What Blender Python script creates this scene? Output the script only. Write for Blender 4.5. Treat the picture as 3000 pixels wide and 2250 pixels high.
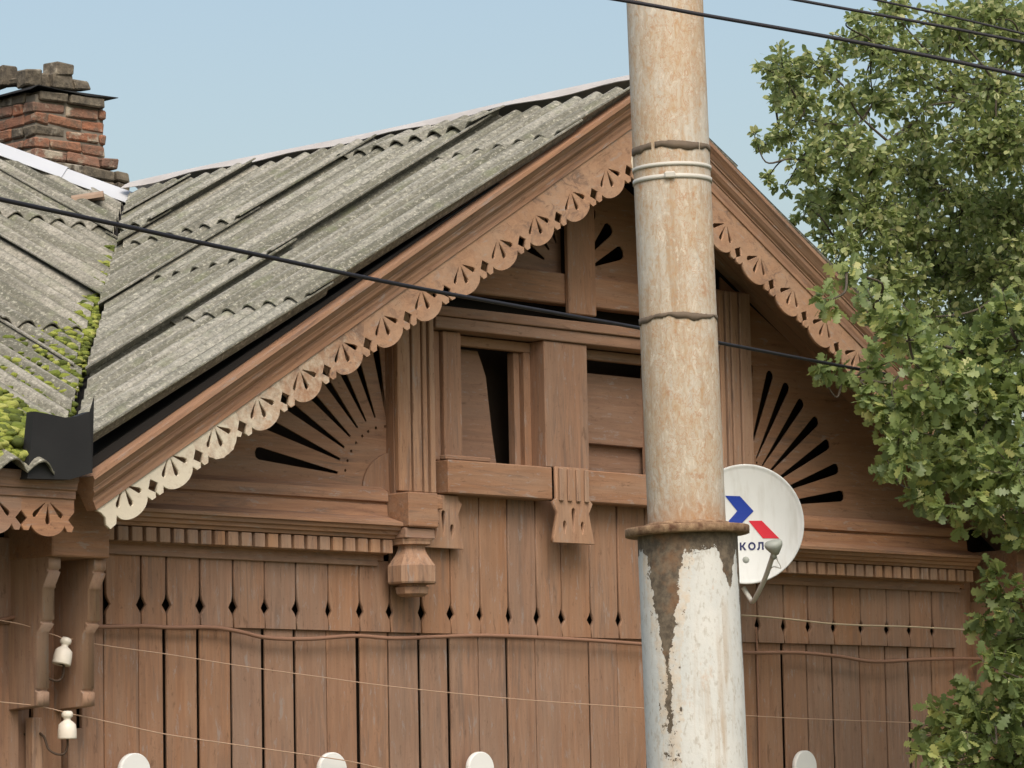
import bpy, bmesh, math, random
import numpy as np
from mathutils import Vector, Matrix
random.seed(7); rng = np.random.default_rng(11)
R = math.radians
scene = bpy.context.scene
for o in list(bpy.data.objects): bpy.data.objects.remove(o)

# ------------------------------------------------------------------ camera
CAM = Vector((-12.894, -12.482, 1.6))
FW = Vector((0.70414, 0.70039, 0.11676)); RT = Vector((0.70671, -0.70724, -0.01955)); UP = Vector((-0.06889, -0.09628, 0.99297))
FPX = 10592.25
cd = bpy.data.cameras.new('camera'); cam = bpy.data.objects.new('camera', cd); scene.collection.objects.link(cam)
m = Matrix((RT, UP, -FW)).transposed().to_4x4(); m.translation = CAM; cam.matrix_world = m
cd.sensor_width = 36; cd.lens = FPX/3000*36; cd.clip_end = 3000; cd.clip_start = .1
scene.camera = cam
# ------------------------------------------------------------------ sky, sun, exposure
SUN_EL, SUN_AZ = 50, 214          # azimuth clockwise from +Y (the wall looks towards -Y)
world = bpy.data.worlds.new('World'); scene.world = world; world.use_nodes = True
wn = world.node_tree.nodes; wl = world.node_tree.links; wn.clear()
sky = wn.new('ShaderNodeTexSky'); sky.sky_type = 'NISHITA'; sky.sun_disc = False
sky.sun_elevation = R(SUN_EL); sky.sun_rotation = R(SUN_AZ); sky.air_density = 1.4; sky.dust_density = 4.6; sky.ozone_density = 0.2
bg = wn.new('ShaderNodeBackground'); bg.inputs[1].default_value = 0.138
wo = wn.new('ShaderNodeOutputWorld'); wl.new(sky.outputs[0], bg.inputs[0]); wl.new(bg.outputs[0], wo.inputs[0])
sd = bpy.data.lights.new('sun', 'SUN'); sd.energy = 1.4; sd.angle = R(34); sd.color = (1, .96, .9)
so = bpy.data.objects.new('sun', sd); scene.collection.objects.link(so)
sdir = Vector((math.sin(R(SUN_AZ))*math.cos(R(SUN_EL)), math.cos(R(SUN_AZ))*math.cos(R(SUN_EL)), math.sin(R(SUN_EL))))
so.rotation_euler = sdir.to_track_quat('Z', 'Y').to_euler()
scene.view_settings.view_transform = 'Standard'; scene.view_settings.look = 'None'
scene.view_settings.exposure = 0.36; scene.view_settings.gamma = 1; scene.view_settings.use_curve_mapping = False

# ------------------------------------------------------------------ helpers
def ray(px, py): return FW + RT*((px-1500)/FPX) - UP*((py-1125)/FPX)
def at(px, py, Y=0.0):
    v = ray(px, py); return CAM + v*((Y-CAM.y)/v.y)
def deep(px, py, d): return CAM + ray(px, py)*d
def link(o): scene.collection.objects.link(o); return o
def empty(name, loc=(0, 0, 0), parent=None, rot=None):
    o = link(bpy.data.objects.new(name, None)); o.location = loc; o.parent = parent
    if rot is not None: o.rotation_euler = rot
    return o
def tag(o, label=None, cat=None, group=None, kind=None):
    if label: o['label'] = label
    if cat: o['category'] = cat
    if group: o['group'] = group
    if kind: o['kind'] = kind
    return o
def from_bm(name, bm, mat, parent=None, loc=(0, 0, 0), rot=None, smooth=False):
    me = bpy.data.meshes.new(name); bm.to_mesh(me); bm.free()
    return from_me(name, me, mat, parent, loc, rot, smooth)
def from_me(name, me, mat, parent=None, loc=(0, 0, 0), rot=None, smooth=False):
    if mat and not me.materials: me.materials.append(mat)
    if smooth: me.polygons.foreach_set('use_smooth', [True]*len(me.polygons))
    o = link(bpy.data.objects.new(name, me)); o.parent = parent; o.location = loc
    if rot is not None: o.rotation_euler = rot
    return o
def pydata(name, v, f, mat, parent=None, loc=(0, 0, 0), rot=None, smooth=False):
    me = bpy.data.meshes.new(name); me.from_pydata([tuple(a) for a in v], [], f); me.update()
    return from_me(name, me, mat, parent, loc, rot, smooth)
def box_bm(sx, sy, sz, bev=.004, jit=0.):
    bm = bmesh.new(); bmesh.ops.create_cube(bm, size=1)
    for v in bm.verts: v.co = Vector((v.co.x*sx, v.co.y*sy, v.co.z*sz)) + Vector([random.uniform(-jit, jit) for _ in range(3)])
    if bev: bmesh.ops.bevel(bm, geom=bm.edges[:], offset=min(bev, .3*min(sx, sy, sz)), segments=1, profile=.5, affect='EDGES')
    return bm
def box(name, x0, x1, y0, y1, z0, z1, mat, parent, bev=.004, jit=0., rot=None):
    return from_bm(name, box_bm(x1-x0, y1-y0, z1-z0, bev, jit), mat, parent, ((x0+x1)/2, (y0+y1)/2, (z0+z1)/2), rot)
def prof_me(pts, L, name='profile', mirror=False):
    """closed profile [(y,z)...] swept along local X from 0 to L"""
    n = len(pts); K = max(2, int(L/.35)+1); v = []; f = []
    for k in range(K):
        for (y, z) in pts: v.append((L*k/(K-1), y, z))
    for k in range(K-1):
        for i in range(n):
            j = (i+1) % n; f.append((k*n+i, k*n+j, (k+1)*n+j, (k+1)*n+i))
    f.append(tuple(range(n))); f.append(tuple((K-1)*n+i for i in reversed(range(n))))
    bm = bmesh.new(); vs = [bm.verts.new(a) for a in v]
    for a in f: bm.faces.new([vs[i] for i in a])
    bmesh.ops.recalc_face_normals(bm, faces=bm.faces[:])
    me = bpy.data.meshes.new(name); bm.to_mesh(me); bm.free(); return me
def plate_me(outline, holes, thick, name='plate', bevel=.0):
    """2D outline with holes in local X/Z, thickness about local Y (front at -thick/2)"""
    cu = bpy.data.curves.new('tmp', 'CURVE'); cu.dimensions = '2D'; cu.fill_mode = 'BOTH'; cu.extrude = thick/2 - bevel
    if bevel: cu.bevel_depth = bevel; cu.bevel_resolution = 0; cu.offset = -bevel
    for pl in [outline]+list(holes):
        s = cu.splines.new('POLY'); s.points.add(len(pl)-1); s.use_cyclic_u = True
        for p, q in zip(s.points, pl): p.co = (q[0], q[1], 0, 1)
    ob = link(bpy.data.objects.new('tmp', cu)); dg = bpy.context.evaluated_depsgraph_get()
    me = bpy.data.meshes.new_from_object(ob.evaluated_get(dg)); bpy.data.objects.remove(ob); bpy.data.curves.remove(cu)
    bm = bmesh.new(); bm.from_mesh(me); bpy.data.meshes.remove(me)
    for v in bm.verts: v.co = Vector((v.co.x, v.co.z, v.co.y))
    bmesh.ops.remove_doubles(bm, verts=bm.verts[:], dist=1e-5)
    bmesh.ops.recalc_face_normals(bm, faces=bm.faces[:])
    me = bpy.data.meshes.new(name); bm.to_mesh(me); bm.free(); me.name = name; me.materials.clear(); return me
def tube_geo(pts, rad, seg=8, cap=True):
    pts = [Vector(p) for p in pts]; n = len(pts)
    if not hasattr(rad, '__len__'): rad = [rad]*n
    v = []; f = []; prev = None
    for i, p in enumerate(pts):
        t = (pts[min(i+1, n-1)]-pts[max(i-1, 0)]).normalized()
        if prev is None: a = t.orthogonal().normalized()
        else:
            a = prev - t*prev.dot(t); a = a.normalized() if a.length > 1e-6 else t.orthogonal().normalized()
        prev = a; b = t.cross(a)
        for k in range(seg):
            w = 2*math.pi*k/seg; v.append(p + (a*math.cos(w)+b*math.sin(w))*rad[i])
    for i in range(n-1):
        for k in range(seg):
            l = (k+1) % seg; f.append((i*seg+k, i*seg+l, (i+1)*seg+l, (i+1)*seg+k))
    if cap: f.append(tuple(reversed(range(seg)))); f.append(tuple((n-1)*seg+k for k in range(seg)))
    return v, f
def tube(name, pts, rad, mat, parent=None, seg=8, loc=(0, 0, 0)):
    v, f = tube_geo(pts, rad, seg); return pydata(name, v, f, mat, parent, loc, smooth=True)
def spline(pts, n=8):
    pts = [Vector(p) for p in pts]; out = []
    for i in range(len(pts)-1):
        p0 = pts[max(i-1, 0)]; p1 = pts[i]; p2 = pts[i+1]; p3 = pts[min(i+2, len(pts)-1)]
        for k in range(n):
            t = k/n; out.append(.5*((2*p1)+(p2-p0)*t+(2*p0-5*p1+4*p2-p3)*t*t+(3*p1-p0-3*p2+p3)*t**3))
    out.append(pts[-1]); return out
def lathe(name, prof, mat, parent=None, loc=(0, 0, 0), seg=32, rot=None, smooth=True):
    v = []; f = []; n = len(prof)
    for (r, z) in prof:
        for k in range(seg): w = 2*math.pi*k/seg; v.append((r*math.cos(w), r*math.sin(w), z))
    for i in range(n-1):
        for k in range(seg): l = (k+1) % seg; f.append((i*seg+k, i*seg+l, (i+1)*seg+l, (i+1)*seg+k))
    o = pydata(name, v, f, mat, parent, loc, rot, smooth)
    return o

# ------------------------------------------------------------------ materials
class M:
    def __init__(s, name):
        s.m = bpy.data.materials.new(name); s.m.use_nodes = True; s.t = s.m.node_tree; s.n = s.t.nodes; s.n.clear()
        s.out = s.n.new('ShaderNodeOutputMaterial'); s.b = s.n.new('ShaderNodeBsdfPrincipled'); s.l(s.b.outputs[0], s.out.inputs[0])
        s.b.inputs['Specular IOR Level'].default_value = .3
    def l(s, a, b): s.t.links.new(a, b)
    def coord(s, scale=(1, 1, 1), rnd=0., kind='Object'):
        c = s.n.new('ShaderNodeTexCoord').outputs['Object'] if kind == 'Object' else s.n.new('ShaderNodeNewGeometry').outputs['Position']
        mp = s.n.new('ShaderNodeMapping'); mp.inputs['Scale'].default_value = scale; s.l(c, mp.inputs[0])
        if rnd:
            oi = s.n.new('ShaderNodeObjectInfo'); mu = s.n.new('ShaderNodeMath'); mu.operation = 'MULTIPLY'; mu.inputs[1].default_value = rnd
            s.l(oi.outputs['Random'], mu.inputs[0]); s.l(mu.outputs[0], mp.inputs['Location'])
        return mp.outputs[0]
    def noise(s, co, scale, detail=4, rough=.6, dist=0.):
        n = s.n.new('ShaderNodeTexNoise'); n.inputs['Scale'].default_value = scale; n.inputs['Detail'].default_value = detail
        n.inputs['Roughness'].default_value = rough; n.inputs['Distortion'].default_value = dist; s.l(co, n.inputs['Vector']); return n.outputs['Fac']
    def vor(s, co, scale, feat='F1', out='Distance', rnd=1.):
        n = s.n.new('ShaderNodeTexVoronoi'); n.feature = feat; n.inputs['Scale'].default_value = scale; n.inputs['Randomness'].default_value = rnd; s.l(co, n.inputs['Vector']); return n.outputs[out]
    def ramp(s, fac, stops):
        r = s.n.new('ShaderNodeValToRGB'); e = r.color_ramp.elements
        while len(e) < len(stops): e.new(.5)
        for a, (p, c) in zip(e, stops): a.position = p; a.color = (c, c, c, 1) if not hasattr(c, '__len__') else (*c, 1)
        s.l(fac, r.inputs[0]); return r.outputs[0]
    def mix(s, fac, a, b, mode='MIX'):
        n = s.n.new('ShaderNodeMix'); n.data_type = 'RGBA'; n.blend_type = mode
        for k, x in ((0, fac), (6, a), (7, b)):
            if hasattr(x, 'is_linked'): s.l(x, n.inputs[k])
            elif k == 0: n.inputs[0].default_value = x
            else: n.inputs[k].default_value = (*x, 1)
        return n.outputs[2]
    def math(s, op, a, b=0., c=0.):
        n = s.n.new('ShaderNodeMath'); n.operation = op
        for k, x in enumerate((a, b, c)):
            if hasattr(x, 'is_linked'): s.l(x, n.inputs[k])
            else: n.inputs[k].default_value = x
        return n.outputs[0]
    def obj_random(s): return s.n.new('ShaderNodeObjectInfo').outputs['Random']
    def obj_color(s): return s.n.new('ShaderNodeObjectInfo').outputs['Color']
    def finish(s, col, rough=.8, bump=None, bstr=.3, bdist=.01, metal=0.):
        if hasattr(col, 'is_linked'): s.l(col, s.b.inputs['Base Color'])
        else: s.b.inputs['Base Color'].default_value = (*col, 1)
        if hasattr(rough, 'is_linked'): s.l(rough, s.b.inputs['Roughness'])
        else: s.b.inputs['Roughness'].default_value = rough
        s.b.inputs['Metallic'].default_value = metal
        if bump is not None:
            bn = s.n.new('ShaderNodeBump'); bn.inputs['Strength'].default_value = bstr; bn.inputs['Distance'].default_value = bdist
            s.l(bump, bn.inputs['Height']); s.l(bn.outputs[0], s.b.inputs['Normal'])
        return s.m
def wood(name, grain, rnd=1., base=(.355, .2, .122), dark=(.24, .134, .085), grey=(.315, .213, .152), fade=None):
    w = M(name)
    sc = {'z': (1, 1, .07), 'x': (.07, 1, 1)}[grain]
    kd = 'Object' if rnd else 'World'; c1 = w.coord(sc if rnd else (.5, 1, .7), 37*rnd, kd); c2 = w.coord((1, 1, 1), 19*rnd, kd)
    g = w.noise(c1, 42, 6, .65, .6); g2 = w.noise(c1, 130, 3, .6); st = w.noise(c1, 13, 4, .6, .3); bl = w.noise(c2, 3.2, 4, .55); sp = w.noise(c2, 55, 2, .7)
    col = w.mix(w.ramp(g, [(.32, 0), (.68, 1)]), dark, base)
    col = w.mix(w.ramp(st, [(.42, 0), (.7, .7)]), col, grey)
    col = w.mix(w.ramp(bl, [(.42, 0), (.7, .5)]), col, tuple(.72*a for a in base))
    dk = w.noise(c1, 21, 5, .7, 1.2); pz = w.noise(c2, 2.1, 3, .5)
    col = w.mix(w.math('MULTIPLY', w.ramp(dk, [(.5, 0), (.62, .85)]), w.ramp(pz, [(.45, 0), (.6, 1)])), col, (.2, .13, .095))
    col = w.mix(w.ramp(sp, [(.62, 0), (.8, .4)]), col, tuple(.5*a for a in dark))
    sf = w.noise(w.coord({'z': (1, 1, .25), 'x': (.25, 1, 1)}[grain], 11), 34, 5, .75, .4)
    col = w.mix(w.ramp(sf, [(.58, 0), (.66, .55)]), col, tuple(.35*a+.2 for a in grey))
    col = w.mix(w.ramp(sf, [(.32, .6), (.41, 0)]), col, tuple(.55*a for a in dark))
    hv = w.n.new('ShaderNodeHueSaturation'); w.l(col, hv.inputs['Color'])
    w.l(w.math('MULTIPLY_ADD', w.obj_random(), .13*rnd, 1-.065*rnd), hv.inputs['Value']); w.l(w.math('MULTIPLY_ADD', w.obj_random(), .18*rnd, 1-.1*rnd), hv.inputs['Saturation'])
    col = hv.outputs[0]
    if fade:
        sepc = w.n.new('ShaderNodeSeparateColor'); w.l(w.obj_color(), sepc.inputs[0])
        pe = w.noise(c2, 26, 5, .7); k = w.math('ADD', sepc.outputs[0], w.math('MULTIPLY', w.math('SUBTRACT', pe, .5), 1.1))
        col = w.mix(w.ramp(k, [(.3, 0), (.75, .95)]), col, fade)
    bp = w.math('MULTIPLY_ADD', g2, .35, g)
    return w.finish(col, .82, bp, .35, .006)
WZ = wood('brown_paint_vertical', 'z'); WX = wood('brown_paint_horizontal', 'x')
LACE = wood('faded_lace_paint', 'x', 0., (.46, .275, .168), (.33, .19, .12), (.41, .285, .2), fade=(.66, .6, .48))
WZP = wood('brown_paint_pale', 'z', 1., (.43, .255, .155), (.3, .17, .108), (.38, .262, .188))
WXP = wood('brown_paint_moulding', 'x', 1., (.42, .235, .138), (.235, .127, .082), (.34, .225, .158))
WXD = wood('dull_red_brown_boards', 'x', 1., (.3, .182, .122), (.2, .12, .083), (.25, .165, .12))
DARKW = M('shade_black_timber').finish((.022, .02, .018), .85)  # near-black timber, its colour carries the shade of gap and recess
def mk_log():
    w = M('shade_dark_log'); c = w.coord((1, 1, 1)); return w.finish(w.mix(w.noise(c, 9), (.03, .022, .016), (.06, .042, .03)), .9)
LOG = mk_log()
def mk_slate(name, a, b, c_, ax):
    w = M(name); st = (.05, 1, .05) if ax == 'y' else (1, .05, .05)
    co = w.coord((1, 1, 1), 23); cs = w.coord(st, 23)
    n1 = w.noise(co, 1.6, 5, .6); n2 = w.noise(co, 52, 5, .75, .4); n3 = w.noise(co, 13, 5, .7); s1 = w.noise(cs, 8.5, 4, .6); s2 = w.noise(cs, 20, 4, .6); n4 = w.noise(co, 120, 2, .6)
    col = w.mix(w.ramp(n1, [(.35, 0), (.65, 1)]), a, b)
    col = w.mix(w.ramp(n3, [(.42, 0), (.62, .8)]), col, c_)
    col = w.mix(w.ramp(s1, [(.4, .95), (.54, 0)]), col, (.12, .117, .09))  # dark streaks down the slope: run-off weathering, also imitating shade between waves
    col = w.mix(w.ramp(s2, [(.42, .8), (.54, 0)]), col, (.15, .145, .11))
    col = w.mix(w.ramp(n2, [(.38, .65), (.5, 0)]), col, (.08, .078, .06))
    col = w.mix(w.ramp(n2, [(.55, 0), (.64, .6)]), col, (.54, .52, .42))
    col = w.mix(w.ramp(w.noise(co, 6, 4, .6), [(.55, 0), (.7, .4)]), col, (.17, .19, .1))
    return w.finish(col, .95, w.math('MULTIPLY_ADD', n4, .4, n2), .3, .006)
SLATE = mk_slate('lichened_slate', (.29, .285, .245), (.35, .33, .285), (.245, .24, .2), 'y')
SLATE2 = mk_slate('lichened_slate_warm', (.31, .29, .245), (.36, .335, .28), (.255, .245, .2), 'x')
def mk_brick():
    w = M('old_brick'); co = w.coord((1, 1, 1), 31); r = w.obj_random()
    col = w.ramp(r, [(0, (.24, .12, .075)), (.25, (.35, .15, .085)), (.5, (.2, .12, .09)), (.75, (.31, .15, .09)), (1, (.17, .11, .085))])
    n = w.noise(co, 14, 5, .65); n2 = w.noise(co, 50, 3, .6)
    col = w.mix(w.ramp(n, [(.45, 0), (.62, .8)]), col, (.13, .1, .075))
    col = w.mix(w.ramp(w.noise(co, 6, 4, .6), [(.55, 0), (.64, .8)]), col, (.45, .41, .32))
    return w.finish(col, .95, w.math('ADD', n, n2), .7, .012)
BRICK = mk_brick()
def mk_soot():
    w = M('sooty_brick'); co = w.coord((1, 1, 1), 13); n = w.noise(co, 16, 5, .7)
    col = w.mix(w.ramp(n, [(.35, 0), (.7, 1)]), (.07, .06, .048), (.22, .185, .135))
    col = w.mix(w.ramp(w.noise(co, 8, 4), [(.6, 0), (.7, .8)]), col, (.36, .33, .27))
    return w.finish(col, .95, n, .8, .02)
SOOT = mk_soot()
MORTAR = M('lime_mortar'); _c = MORTAR.coord(); MORTAR = MORTAR.finish(MORTAR.mix(MORTAR.noise(_c, 20), (.12, .1, .08), (.3, .27, .22)), .95)
def mk_galv(name, a, b, rough=.45):
    w = M(name); co = w.coord((1, 1, 1)); n = w.noise(co, 4, 5, .6)
    return w.finish(w.mix(n, a, b), rough, w.noise(co, 3, 2), .2, .02, .12)
GALV = mk_galv('galvanised_sheet', (.5, .52, .54), (.62, .63, .64)); RIDGEM = mk_galv('worn_ridge_sheet', (.42, .38, .35), (.62, .6, .57), .6)
BLACKM = mk_galv('black_sheet', (.012, .012, .013), (.03, .03, .03), .7)
def mk_moss():
    w = M('moss'); r = w.n.new('ShaderNodeNewGeometry').outputs['Random Per Island']
    n = w.noise(w.coord(), 160, 3, .7); return w.finish(w.ramp(r, [(0, (.055, .07, .016)), (.4, (.14, .175, .03)), (.8, (.25, .28, .05)), (1, (.36, .37, .11))]), .95, n, .8, .006)
MOSS = mk_moss()
CLAY = M('clay_tile'); _c = CLAY.coord(); CLAY = CLAY.finish(CLAY.mix(CLAY.noise(_c, 12), (.2, .14, .1), (.4, .29, .21)), .9)
def mk_pole_upper():
    w = M('rust_stained_cream_paint'); co = w.coord((1, 1, 1)); cs = w.coord((1, 1, .45))
    n1 = w.noise(co, 3.5, 4, .6); n2 = w.noise(cs, 55, 5, .72, .8); n3 = w.noise(co, 16, 5, .65); dr = w.noise(w.coord((1, 1, .07)), 34, 5, .65)
    col = w.mix(w.ramp(n1, [(.38, 0), (.62, 1)]), (.45, .365, .265), (.48, .45, .385))
    col = w.mix(w.math('MULTIPLY', w.ramp(dr, [(.5, 0), (.64, .75)]), w.ramp(w.noise(co, 2.6, 3), [(.4, .2), (.6, 1)])), col, (.33, .24, .155))
    col = w.mix(w.ramp(dr, [(.3, .5), (.42, 0)]), col, (.38, .37, .33))
    col = w.mix(w.ramp(n2, [(.5, 0), (.68, .75)]), col, (.4, .25, .12))
    col = w.mix(w.ramp(n2, [(.33, .7), (.45, 0)]), col, (.62, .57, .47))
    wr = w.noise(w.coord((1, 1, .55)), 38, 3, .6, 2.2)
    col = w.mix(w.math('MULTIPLY', w.ramp(wr, [(.5, 0), (.52, .8), (.56, 0)]), w.ramp(n1, [(.45, 1), (.65, .15)])), col, (.38, .2, .1))
    col = w.mix(w.ramp(n3, [(.62, 0), (.7, .7)]), col, (.36, .19, .09))
    sep = w.n.new('ShaderNodeSeparateXYZ'); w.l(w.coord((1, 1, 1)), sep.inputs[0])
    zb = w.math('ADD', sep.outputs[2], w.math('MULTIPLY', w.math('SUBTRACT', n3, .5), .12))
    mr = w.n.new('ShaderNodeMapRange'); mr.inputs[1].default_value = 2.36; mr.inputs[2].default_value = 2.47; mr.inputs[3].default_value = 1.; mr.inputs[4].default_value = 0.; w.l(zb, mr.inputs[0])
    col = w.mix(w.math('MULTIPLY', mr.outputs[0], w.ramp(n2, [(.3, .3), (.6, 1)])), col, (.34, .18, .085))
    return w.finish(col, .75, w.math('ADD', n2, n3), .4, .004)
def mk_pole_lower():
    w = M('peeling_whitewash'); co = w.coord((1, 1, 1)); cs = w.coord((1, 1, .5))
    n1 = w.noise(co, 30, 5, .7); n2 = w.noise(cs, 9, 4, .6)
    paint = w.mix(w.ramp(n2, [(.4, 0), (.65, 1)]), (.56, .57, .545), (.63, .625, .585))
    paint = w.mix(w.ramp(w.noise(cs, 75, 3, .7), [(.54, 0), (.68, .7)]), paint, (.4, .36, .3))
    paint = w.mix(w.ramp(w.noise(cs, 14, 5, .7), [(.63, 0), (.72, .6)]), paint, (.5, .33, .2))
    bare = w.mix(w.ramp(w.noise(co, 40, 5, .7), [(.4, 0), (.65, 1)]), (.09, .07, .05), (.19, .15, .105))
    bare = w.mix(w.ramp(w.noise(co, 9, 4, .6), [(.56, 0), (.68, .6)]), bare, (.26, .13, .06))
    # strip of lost paint: angle around the tube against height
    sep = w.n.new('ShaderNodeSeparateXYZ'); w.l(w.coord((1, 1, 1)), sep.inputs[0])
    fx, rx_ = w.math('ADD', w.math('MULTIPLY', sep.outputs[0], -.7098), w.math('MULTIPLY', sep.outputs[1], -.7044)), w.math('ADD', w.math('MULTIPLY', sep.outputs[0], .7044), w.math('MULTIPLY', sep.outputs[1], -.7098))
    ang = w.math('ARCTAN2', rx_, fx)          # 0 on the street side, positive to the right
    wob = w.math('MULTIPLY', w.math('SUBTRACT', w.noise(w.coord((1, 1, 1)), 22, 7, .72), .5), 1.1)
    z = sep.outputs[2]; up = w.math('SUBTRACT', z, 2.0)
    half = w.math('ADD', w.math('MAXIMUM', w.math('MULTIPLY', up, 1.25), .0), w.math('MULTIPLY', w.math('GREATER_THAN', z, 1.8), .055))
    d1 = w.math('ABSOLUTE', w.math('ADD', w.math('ADD', ang, .56), w.math('MULTIPLY', wob, .4)))
    s1 = w.math('LESS_THAN', d1, half)
    top = w.math('GREATER_THAN', w.math('ADD', z, w.math('MULTIPLY', wob, .13)), 2.305)
    d2 = w.math('ABSOLUTE', w.math('ADD', w.math('SUBTRACT', ang, .85), w.math('MULTIPLY', wob, .35)))
    s2 = w.math('LESS_THAN', d2, w.math('MULTIPLY', w.math('SUBTRACT', z, 2.19), 2.6))
    d3 = w.math('ABSOLUTE', w.math('ADD', w.math('SUBTRACT', ang, 1.42), w.math('MULTIPLY', wob, .25)))
    s2 = w.math('MAXIMUM', s2, w.math('LESS_THAN', d3, w.math('MULTIPLY', w.math('SUBTRACT', z, 1.95), .6)))
    nr = w.math('LESS_THAN', d1, w.math('ADD', half, .2))
    flk = w.math('MAXIMUM', w.math('GREATER_THAN', w.noise(co, 19, 6, .75), .7), w.math('MULTIPLY', nr, w.math('GREATER_THAN', w.noise(co, 34, 5, .75), .6)))
    msk = w.math('MAXIMUM', w.math('MAXIMUM', s1, top), w.math('MAXIMUM', s2, flk))
    drp = w.noise(w.coord((1, 1, .06)), 30, 5, .65)
    paint = w.mix(w.math('MULTIPLY', w.ramp(drp, [(.52, 0), (.66, .7)]), w.ramp(w.noise(co, 3, 3), [(.42, 0), (.62, 1)])), paint, (.42, .32, .22))
    paint = w.mix(w.math('MULTIPLY', nr, w.ramp(n1, [(.4, .1), (.65, .7)])), paint, (.6, .47, .33))
    col = w.mix(msk, paint, bare)
    return w.finish(col, .7, w.math('MULTIPLY_ADD', msk, -1.5, n1), .5, .004)
ANG0 = math.atan2(-.7044, -.7098)          # side of the tube that looks to the street
POLE_U = mk_pole_upper(); POLE_L = mk_pole_lower()
def mk_rust():
    w = M('rusty_flange'); co = w.coord(); n = w.noise(co, 35, 5, .7)
    return w.finish(w.mix(w.ramp(n, [(.35, 0), (.7, 1)]), (.12, .06, .035), (.4, .27, .16)), .85, n, .5, .005)
RUST = mk_rust()
TAPE = M('old_dark_tape'); _c = TAPE.coord(); TAPE = TAPE.finish(TAPE.mix(TAPE.noise(_c, 30), (.09, .07, .052), (.2, .15, .105)), .8)
STRAP = M('pale_steel_strap').finish((.55, .53, .47), .5)
CABLE = M('black_cable').finish((.02, .019, .024), .6)
CABLEB = M('brown_cable').finish((.27, .15, .1), .7); CABLEP = M('pale_cable').finish((.5, .4, .28), .6); WIRE = M('pale_wire').finish((.5, .34, .24), .6)
PORC = M('porcelain').finish((.82, .76, .66), .25); STEEL = M('rusty_hook').finish((.07, .045, .03), .7)
def mk_dish():
    w = M('dish_paint'); co = w.coord(); g = w.noise(w.coord((1, .12, 1)), 22, 4, .6); return w.finish(w.mix(w.ramp(g, [(.5, 0), (.75, .5)]), w.mix(w.noise(co, 5), (.66, .7, .7), (.74, .76, .76)), (.5, .5, .46)), .5)
DISH = mk_dish(); DISHG = M('dish_grey').finish((.36, .39, .36), .5); DISHA = M('dish_arm').finish((.5, .5, .46), .5)
BLUE = M('blue_print').finish((.012, .045, .33), .5); RED = M('red_print').finish((.62, .02, .04), .5); NAVY = M('navy_print').finish((.015, .02, .1), .5)
WHITEP = M('white_gloss_paint'); _c = WHITEP.coord(); WHITEP = WHITEP.finish(WHITEP.mix(WHITEP.noise(_c, 8), (.74, .75, .74), (.82, .82, .8)), .5)
GLASS = M('dark_glass').finish((.03, .03, .03), .15)
def mk_leaf(name, stops, spec=.5, rough=.38):
    w = M(name); r = w.n.new('ShaderNodeNewGeometry').outputs['Random Per Island']
    col = w.ramp(r, stops); w.finish(col, rough); w.b.inputs['Specular IOR Level'].default_value = spec
    tr = w.n.new('ShaderNodeBsdfTranslucent'); w.l(w.mix(.4, col, (.3, .36, .08)), tr.inputs[0])
    mx = w.n.new('ShaderNodeMixShader'); mx.inputs[0].default_value = .48; w.l(w.b.outputs[0], mx.inputs[1]); w.l(tr.outputs[0], mx.inputs[2]); w.l(mx.outputs[0], w.out.inputs[0])
    return w.m
LEAF1 = mk_leaf('oak_leaf', [(0, (.14, .2, .085)), (.4, (.25, .33, .125)), (.75, (.34, .42, .16)), (.93, (.43, .47, .17)), (1, (.58, .57, .2))])
LEAF2 = mk_leaf('far_leaf', [(0, (.19, .25, .1)), (.5, (.33, .4, .155)), (.8, (.46, .5, .22)), (1, (.57, .56, .28))])
BARK = M('bark'); _c = BARK.coord((1, 1, .3)); BARK = BARK.finish(BARK.mix(BARK.noise(_c, 20), (.05, .04, .03), (.13, .11, .085)), .95, BARK.noise(_c, 25), .8, .02)
def mk_ground():
    w = M('dusty_grass'); co = w.coord(); return w.finish(w.mix(w.noise(co, 1.5, 6), (.07, .09, .035), (.16, .14, .09)), .95, w.noise(co, 20), .5, .03)

# ------------------------------------------------------------------ ground
bm = bmesh.new(); bmesh.ops.create_grid(bm, x_segments=1, y_segments=1, size=900)
tag(from_bm('ground', bm, mk_ground()), kind='structure')

# ================================================================== HOUSE
XC = .08; ZR = 5.12; TR = .556                    # gable centre line, ridge height, roof slope
house = tag(empty('wooden_house', (0, 0, 0)), 'old brown wooden house with carved gable and corrugated grey roof', 'house')
def mir(x): return 2*XC - x

# ---- walls: log core behind the planking, coloured dark for the shade in the gaps
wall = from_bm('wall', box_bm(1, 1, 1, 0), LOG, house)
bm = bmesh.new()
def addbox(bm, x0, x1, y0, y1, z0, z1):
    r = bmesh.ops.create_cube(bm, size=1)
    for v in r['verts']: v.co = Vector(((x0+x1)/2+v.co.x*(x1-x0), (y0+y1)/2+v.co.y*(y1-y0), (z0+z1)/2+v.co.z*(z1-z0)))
addbox(bm, -8, 3.55, .075, .25, .05, 3.12); addbox(bm, 3.3, 3.55, .25, 8, .05, 3.1); addbox(bm, -8, 3.3, 7.8, 8, .05, 3.1)
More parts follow.
